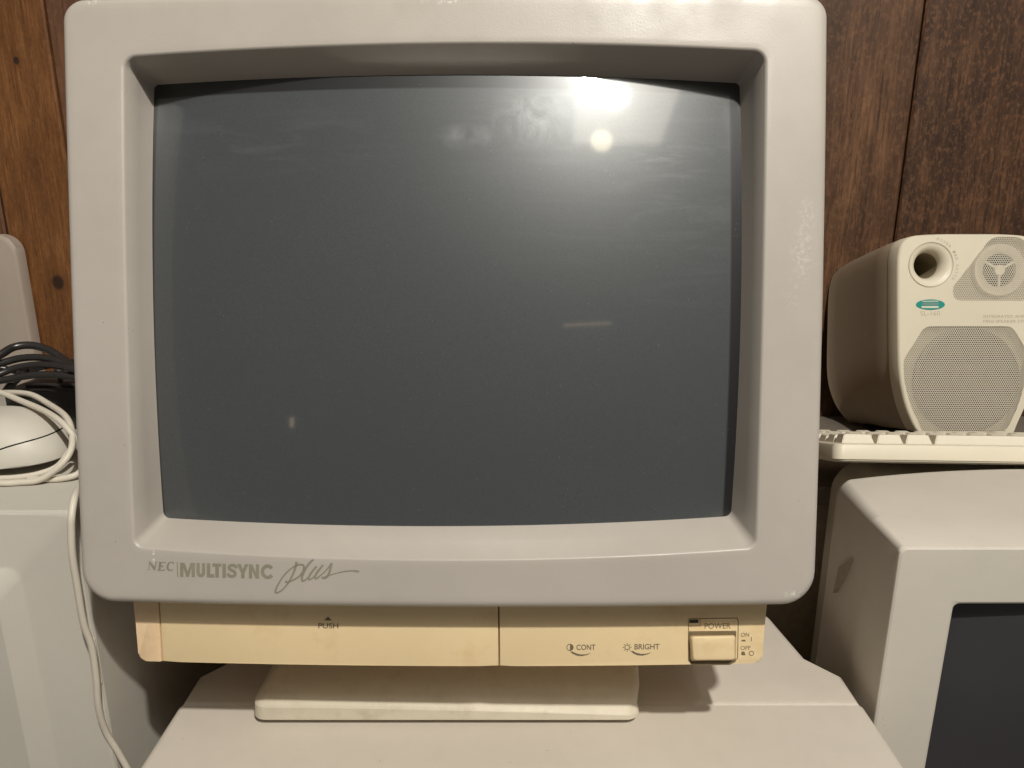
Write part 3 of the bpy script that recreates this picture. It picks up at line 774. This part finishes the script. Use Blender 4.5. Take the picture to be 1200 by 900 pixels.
# perforated grilles
s = NT('perforated_mesh')
PX, PZ = .0023, .0023*1.732
def cell(ox, oz):
    m = s.n('ShaderNodeMapping'); m.inputs['Scale'].default_value = (1/PX, 0, 1/PZ); m.inputs['Location'].default_value = (ox, 0, oz); s.l(s.co, m.inputs[0])
    fr = s.n('ShaderNodeVectorMath', operation='FRACTION'); s.l(m.outputs[0], fr.inputs[0])
    sb = s.n('ShaderNodeVectorMath', operation='SUBTRACT'); s.l(fr.outputs[0], sb.inputs[0]); sb.inputs[1].default_value = (.5, 0, .5)
    mu_ = s.n('ShaderNodeVectorMath', operation='MULTIPLY'); s.l(sb.outputs[0], mu_.inputs[0]); mu_.inputs[1].default_value = (1, 0, 1.732)
    ln = s.n('ShaderNodeVectorMath', operation='LENGTH'); s.l(mu_.outputs[0], ln.inputs[0]); return ln.outputs['Value']
d = s.math('MINIMUM', cell(50, 50), cell(50.5, 50.5))
hole_ = s.rng(d, .35, .40, 1, 0)
s.p.inputs['Base Color'].default_value = (.66, .60, .49, 1); s.p.inputs['Roughness'].default_value = .45
tr = s.n('ShaderNodeBsdfTransparent'); mx = s.n('ShaderNodeMixShader'); s.l(hole_, mx.inputs[0]); s.l(s.p.outputs[0], mx.inputs[1]); s.l(tr.outputs[0], mx.inputs[2]); s.l(mx.outputs[0], s.out.inputs[0])
M_mesh = s.m
for LL in (twL, woL):
    bm = fill_poly([p+V((0, .0006, 0)) for p in LL]); bm_obj('grille', bm, M_mesh, spk, smooth=False)
# badge and prints
s = NT('teal_badge'); s.p.inputs['Base Color'].default_value = (.02, .27, .23, 1); s.p.inputs['Roughness'].default_value = .35; M_teal = s.m
ov_ = [(1090.4+17*math.cos(R(a)), 357+6.2*math.sin(R(a))) for a in range(0, 360, 10)]
v, f = poly_px([ov_], lambda a, b, k=0: sloc(a, b, -.0003)); bd = mesh_obj('badge', v, f, M_teal, spk, smooth=False)
v, f = poly_px([[(1079.6, 358.6), (1100.2, 358.6), (1099.6, 361), (1080.4, 361)], [(1080.6, 352.6), (1100, 352.4), (1099.6, 353.4), (1081, 353.6)]], lambda a, b, k=0: sloc(a, b, -.0005)); mesh_obj('badge_stripe', v, f, flat('badge_cream', (.62, .62, .5), .5), bd, smooth=False)
v, f = poly_px([[(1080.4, 354.6), (1100.2, 354.6), (1100.2, 357.6), (1080.4, 357.6)]], lambda a, b, k=0: sloc(a, b, -.0005)); mesh_obj('badge_stripe', v, f, flat('badge_grey', (.16, .28, .24), .5), bd, smooth=False)
text_px('SL-160', [(1078.6, 364.6), (1101.6, 364.6), (1101.6, 369.8), (1078.6, 369.8)], ss, flat('tan_print', (.50, .41, .29), .6), spk)
text_px('INTEGRATED AMPLIFIER', [(1152.5, 369.2), (1216, 369.2), (1216, 372.6), (1152.5, 372.6)], ss, M_ink3, spk)
text_px('MINI SPEAKER SYSTEM', [(1152.5, 374.8), (1213, 374.8), (1213, 378.2), (1152.5, 378.2)], ss, M_ink3, spk)
for k, ch in enumerate('POWER 180 WATTS'):
    if ch == ' ': continue
    a = R(-74+k*7.6); cxp, cyp = 1090.8+31*math.cos(a), 310+31*math.sin(a)
    tx, ty = -math.sin(a), math.cos(a); nx_, ny_ = math.cos(a), math.sin(a); w_, h_ = 1.3, 1.6
    text_px(ch, [(cxp-tx*w_+nx_*h_, cyp-ty*w_+ny_*h_), (cxp+tx*w_+nx_*h_, cyp+ty*w_+ny_*h_), (cxp+tx*w_-nx_*h_, cyp+ty*w_-ny_*h_), (cxp-tx*w_-nx_*h_, cyp-ty*w_-ny_*h_)], ss, M_ink3, spk)

# ================================================================ KEYBOARD
kp = at_y(979, 542, .56); KT = R(-17.0); KY = R(-2.5)
kb = thing('keyboard', 'cream computer keyboard seen edge on, in front of the loudspeaker', 'keyboard', kp)
ku = V((math.cos(KY), math.sin(KY), 0)); kh = V((-math.sin(KY), math.cos(KY), 0))
kv = kh*math.cos(KT)+V((0, 0, 1))*math.sin(KT); kn = ku.cross(kv)
def kpt(a, b, c): return kp+ku*a+kv*b+kn*c
KL, KD = .45, .150
def kloop(z, i): return [kpt(KL/2+a*(KL/2-i), KD/2+b*(KD/2-i), z) for a, b in norm_loop(.008/(KL/2), .008/(KD/2), 6, 4)]
v, f = loft([kloop(0, .004), kloop(.0015, .001), kloop(.0028, .0004), kloop(.003, -.0004), kloop(.0125, 0), kloop(.0152, .0012), kloop(.0162, .004), kloop(.0162, .0075), kloop(.0132, .009)], True, True)
mesh_obj('case', v, f, M_white, kb, auto=35)
def key_mesh(w, d=.0175, h=.009):
    l0 = [(-w/2, -d/2, 0), (w/2, -d/2, 0), (w/2, d/2, 0), (-w/2, d/2, 0)]
    t = .0026; l1 = [(-w/2+t, -d/2+.001, h*.86), (w/2-t, -d/2+.001, h*.86), (w/2-t, d/2-.004, h), (-w/2+t, d/2-.004, h)]
    bm = bmesh.new(); A_ = [bm.verts.new(p) for p in l0]; B_ = [bm.verts.new(p) for p in l1]
    bm.faces.new(B_); 
    for i in range(4): bm.faces.new((A_[i], A_[(i+1) % 4], B_[(i+1) % 4], B_[i]))
    bmesh.ops.bevel(bm, geom=bm.edges[:], offset=.0006, segments=2, affect='EDGES')
    me = bpy.data.meshes.new('key'); bm.to_mesh(me); bm.free(); me.materials.append(M_key)
    for p in me.polygons: p.use_smooth = True
    me.set_sharp_from_angle(angle=R(35)); return me
cache = {}
rows = [(.0185, [.0285, .0235, .0235, .118, .0235, .0235, .0285, .0185, .0185, .0185, .038]),
        (.0375, [.042]+[.0185]*10+[.045]+[.0185]*3), (.0565, [.033]+[.0185]*11+[.04]+[.0185]*3), (.0755, [.028]+[.0185]*12+[.028]+[.0185]*4), (.0945, [.0185]*14+[.03]+[.0185]*4), (.1175, [.0185]*14)]
km = Matrix((ku, kv, kn)).transposed().to_4x4()
for r_, (dy, ws) in enumerate(rows):
    x = .009
    for w_ in ws:
        if x+w_ > KL-.008: break
        k_ = round(w_-.0012, 4)
        if k_ not in cache: cache[k_] = key_mesh(k_)
        o = bpy.data.objects.new('space_bar' if w_ > .1 else 'key', cache[k_]); C.objects.link(o); o.parent = kb
        o.matrix_local = Matrix.Translation(kpt(x+w_/2, dy, .0135+.0009*abs(r_-2))-kp) @ km @ Matrix.Rotation(R(2*(r_-2)), 4, 'X')
        x += w_+.0006

# ================================================================ MOUSE WITH ITS CORD
mc = at_y(-4, 530, .470); mb = V((mc.x, .470, ZM))
ms = thing('computer_mouse', 'off white computer mouse inside its own coiled cord on the left monitor', 'mouse', mb)
a_, b_ = at_y(81, 515, .470).x-mc.x, .033; zt = at_y(20, 478, .475).z; z0 = ZM+.0062
def seamz(x): return z0+.0068+.0105/(1+math.exp(-(x-.020)*130))
def mouse_part(upper):
    vs, fs = [], []; nu, nv = 48, 16
    for j in range(nv+1):
        for i in range(nu):
            th = 2*math.pi*i/nu; ct, st = math.cos(th), math.sin(th)
            ex = 2/2.5; cx = math.copysign(abs(ct)**ex, ct); cy = math.copysign(abs(st)**ex, st)
            def surf(ph):      # ph 0 = bottom rim, 1 = crown
                k = math.cos(ph*math.pi/2)**.62; x = a_*cx*(k if ph > 0 else 1); y = b_*cy*k
                z = z0+(zt-z0)*math.sin(ph*math.pi/2)*(1-.20*max(0, x/a_)**2)
                return x, y, z
            # parameter where the surface meets the seam line
            lo, hi = 0.0, 1.0
            for _ in range(14):
                mid = (lo+hi)/2; x, y, z = surf(mid)
                if z < seamz(x): lo = mid
                else: hi = mid
            t = j/nv; ph = lo+(1-lo)*t if upper else lo*t
            ph = min(ph, .999)
            x, y, z = surf(ph)
            if not upper and j == 0: x *= .96; y *= .96
            vs.append(V((mc.x+x, .470+y, z)))
    for j in range(nv):
        for i in range(nu): fs.append((j*nu+i, j*nu+(i+1) % nu, (j+1)*nu+(i+1) % nu, (j+1)*nu+i))
    fs.append(tuple(range(nu)) if not upper else tuple(nv*nu+i for i in range(nu)))
    return vs, fs
vu, fu = mouse_part(True); vl, fl_ = mouse_part(False)
mesh_obj('upper_shell', vu, fu, M_mouse, ms, auto=60); mesh_obj('lower_shell', vl, fl_, M_mouse, ms, auto=60)
rim = vu[:48]; cen = V((mc.x, .47, rim[0].z))
v, f = tube([p for p in rim]+[rim[0]], .0005, 6, 1); mesh_obj('seam', v, f, M_dark, ms)
def pth(L): return [at_y(a, b, y) for a, b, y in L]
cr = .00205
cords = [
    pth([(-60, 462, .50), (-25, 458, .50), (0, 460, .495), (23, 469, .485), (51, 481, .470), (70, 493, .458), (84, 508, .452), (95, 528, .455), (100, 545, .47)]),
    pth([(-50, 470, .52), (-20, 462, .52), (7, 460, .515), (35, 462, .505), (58, 474, .49), (77, 488, .47), (84.5, 507, .455), (83, 528, .440), (70, 546, .432), (47, 562, .429), (23, 570, .4275), (0, 573.5, .4265), (-40, 574, .432)]),
    pth([(-60, 484, .53), (-20, 479, .525), (0, 479.5, .52), (28, 481, .513), (51, 486, .505), (70, 494, .495), (88, 510, .49)]),
    pth([(-60, 566, .436), (-20, 567, .434), (0, 565.5, .434), (23, 563.5, .436), (47, 555, .440), (68, 546, .446), (82, 528, .46)]),
    pth([(35, 568, .4335), (51, 566, .433), (70, 563.5, .4335), (90, 556, .437), (100, 545, .45)]),
    pth([(100, 566, .415), (93, 571, .402), (87.5, 583, .384), (84.2, 603, .376), (83.6, 620, .374), (85, 651, .373), (90.7, 687, .374), (97.8, 729, .376), (107.4, 758, .379), (112.5, 793, .381), (115.6, 829, .383), (124, 857, .387), (139, 882, .390), (155, 912, .392), (170, 950, .395)])]
for i, P in enumerate(cords):
    if i < 5:
        P = [V((p.x, p.y, max(p.z, ZM+cr+.0002))) for p in P]
    v, f = tube(P, cr if i not in (2,) else cr*.8, 12, 6); mesh_obj('cord', v, f, M_cord, ms, auto=80)
P = pth([(96, 690, .395), (103, 715, .392), (108, 740, .390), (112, 765, .388), (118, 800, .388)])
v, f = tube(P, .0011, 8, 5); mesh_obj('cord', v, f, M_cord, ms, auto=80)

# ================================================================ BLACK CABLES AND BOX
bb0 = at_y(2, 452, .545); bb1 = at_y(100, 452, .545)
bx = thing('adapter_box', 'black plastic box behind the mouse, under the looped black cables', 'box', ((bb0.x+bb1.x)/2, .585, ZM))
ztb = at_y(60, 457, .545).z
bm_obj('case', box_bm((bb0.x, .545, ZM+.0005), (bb1.x+.02, .625, ztb), .0018, 3), M_bplast, bx)
bm_obj('lid', box_bm((bb0.x+.012, .553, ztb-.0005), (bb1.x+.012, .617, ztb+.003), .0015, 3), M_bplast, bx)
kq = at_y(67, 447, .556)
def knob(p, prof, n=16): return loft([[V((p.x+r*math.cos(2*math.pi*k/n), p.y+r*math.sin(2*math.pi*k/n), p.z+h)) for k in range(n)] for r, h in prof], True, True)
v, f = knob(V((kq.x, .560, ztb+.002)), [(.0016, 0), (.0016, .007), (.0034, .0075), (.0036, .0105), (.003, .0115)]); mesh_obj('screw_knob', v, f, M_bplast, bx)
strands = [
    ([(-40, 440, .50), (0, 416, .52), (16, 407, .53), (35, 404.5, .535), (54, 409, .535), (70, 418, .53), (84, 429, .52), (105, 448, .51)], .0023),
    ([(-40, 436, .51), (0, 426, .52), (23, 420, .525), (47, 419, .525), (70, 424, .52), (84, 433, .515), (105, 450, .51)], .0021),
    ([(-40, 452, .50), (0, 438, .515), (19, 431, .52), (42, 427.5, .52), (70, 428.5, .515), (84, 432, .51), (110, 440, .51)], .0020),
    ([(-40, 450, .50), (0, 446, .512), (35, 440, .515), (60, 439, .515), (84, 441, .512), (110, 446, .51)], .0021),
    ([(-30, 432, .535), (0, 431, .54), (25, 436, .545), (50, 430, .545), (84, 424, .54), (110, 422, .54)], .0018),
    ([(5, 462, .520), (12, 452, .522), (22, 442, .528), (30, 432, .54)], .0022)]
v, f = merge([tube([at_y(a, b, y) for a, b, y in P], r*1.3, 12, 6) for P, r in strands])
cb = mesh_obj('black_cable', v, f, M_black, auto=80)
cb['label'] = 'looped bundle of shiny black cables behind the mouse, touching the central monitor'; cb['category'] = 'cable'

# beige rounded case at the far left
q0 = at_y(19, 300, .86)
bxx = q0.x
bgt = at_y(5, 275, .86).z
bge = thing('beige_case', 'greyish beige rounded plastic case standing at the left edge against the orange wood', 'computer case', (bxx-.12, .867, ZD))
L = []
for y, i in ((.860, .004), (.861, .0015), (.863, 0), (.877, 0), (.878, .002)):
    L.append(rect_loop(bxx-.24+i, bxx+.000-i, ZD+.001, bgt-i, y, .022, .002))
v, f = loft(L, True, True); mesh_obj('case', v, f, plastic('greyish_beige', (.40, .335, .28), .55, 1000, .1, .04, .2, .3), bge, auto=40)
bm_obj('foot', box_bm((bxx-.2, .863, ZD+.0002), (bxx-.03, .875, ZD+.0012), 0), M_bplast, bge)

# ================================================================ CAMERA, LIGHT, WORLD
cam = bpy.data.cameras.new('camera'); co = bpy.data.objects.new('camera', cam); C.objects.link(co)
co.location = CAM; co.rotation_euler = (R(90)-PITCH, 0, 0)
cam.sensor_width = 36; cam.lens = 36*F/1200; cam.clip_start = .01; cam.clip_end = 50
S.camera = co
def light(name, kind, u, v, dist, power, col, **kw):
    p, d = reflect(u, v); q = p+d*dist
    l = bpy.data.lights.new(name, kind); l.energy = power; l.color = col
    for k, x in kw.items(): setattr(l, k, x)
    o = bpy.data.objects.new(name, l); C.objects.link(o); o.location = q
    o.rotation_euler = (-(p-q)).to_track_quat('Z', 'Y').to_euler()
    print('LIGHT', name, [round(t, 3) for t in q])
    return o
light('bulb', 'POINT', 722, 113, 1.75, 9, (1, .955, .89), shadow_soft_size=.050)
kd = V((math.sin(R(23))*math.cos(R(54.5)), -math.cos(R(23))*math.cos(R(54.5)), math.sin(R(54.5))))
kl = bpy.data.lights.new('ceiling_lamp', 'POINT'); kl.energy = 120; kl.color = (1, .955, .87); kl.shadow_soft_size = .028
ko = bpy.data.objects.new('ceiling_lamp', kl); C.objects.link(ko); ko.location = fp(520, 740)+kd*1.75
light('second_bulb', 'POINT', 705, 165, 2.0, 1.8, (1, .88, .58), shadow_soft_size=.055)
ZP = 3.0                                    # lit ceiling panel, level, found through its reflection
cs = []
for u_, v_ in ((685, 94), (803, 98), (770, 170), (664, 168)):
    p, d = reflect(u_, v_); cs.append(p+d*((ZP-p.z)/d.z))
pc = sum(cs, V((0, 0, 0)))/4
e1 = ((cs[1]-cs[0])+(cs[2]-cs[3]))/2; e2 = ((cs[3]-cs[0])+(cs[2]-cs[1]))/2
l_ = bpy.data.lights.new('ceiling_panel', 'AREA'); l_.shape = 'RECTANGLE'; l_.size = e1.length; l_.size_y = e2.length; l_.energy = 5; l_.color = (1, .92, .78)
o_ = bpy.data.objects.new('ceiling_panel', l_); C.objects.link(o_); o_.location = pc; o_.rotation_euler = (0, 0, math.atan2(e1.y, e1.x))
print('PANEL', pc, e1, e2)
light('candle_glow', 'AREA', 342, 495, 1.6, .010, (1, .72, .48), shape='RECTANGLE', size=.013, size_y=.042)
light('strip_glow', 'AREA', 688, 380, 2.0, .035, (1, .75, .48), shape='RECTANGLE', size=.26, size_y=.010)
w = bpy.data.worlds.new('World'); S.world = w; w.use_nodes = True
bg = w.node_tree.nodes['Background']; bg.inputs[0].default_value = (1, .93, .84, 1); bg.inputs[1].default_value = .19
S.render.engine = 'CYCLES'
S.view_settings.view_transform = 'Standard'; S.view_settings.look = 'None'; S.view_settings.gamma = 1; S.view_settings.exposure = 0
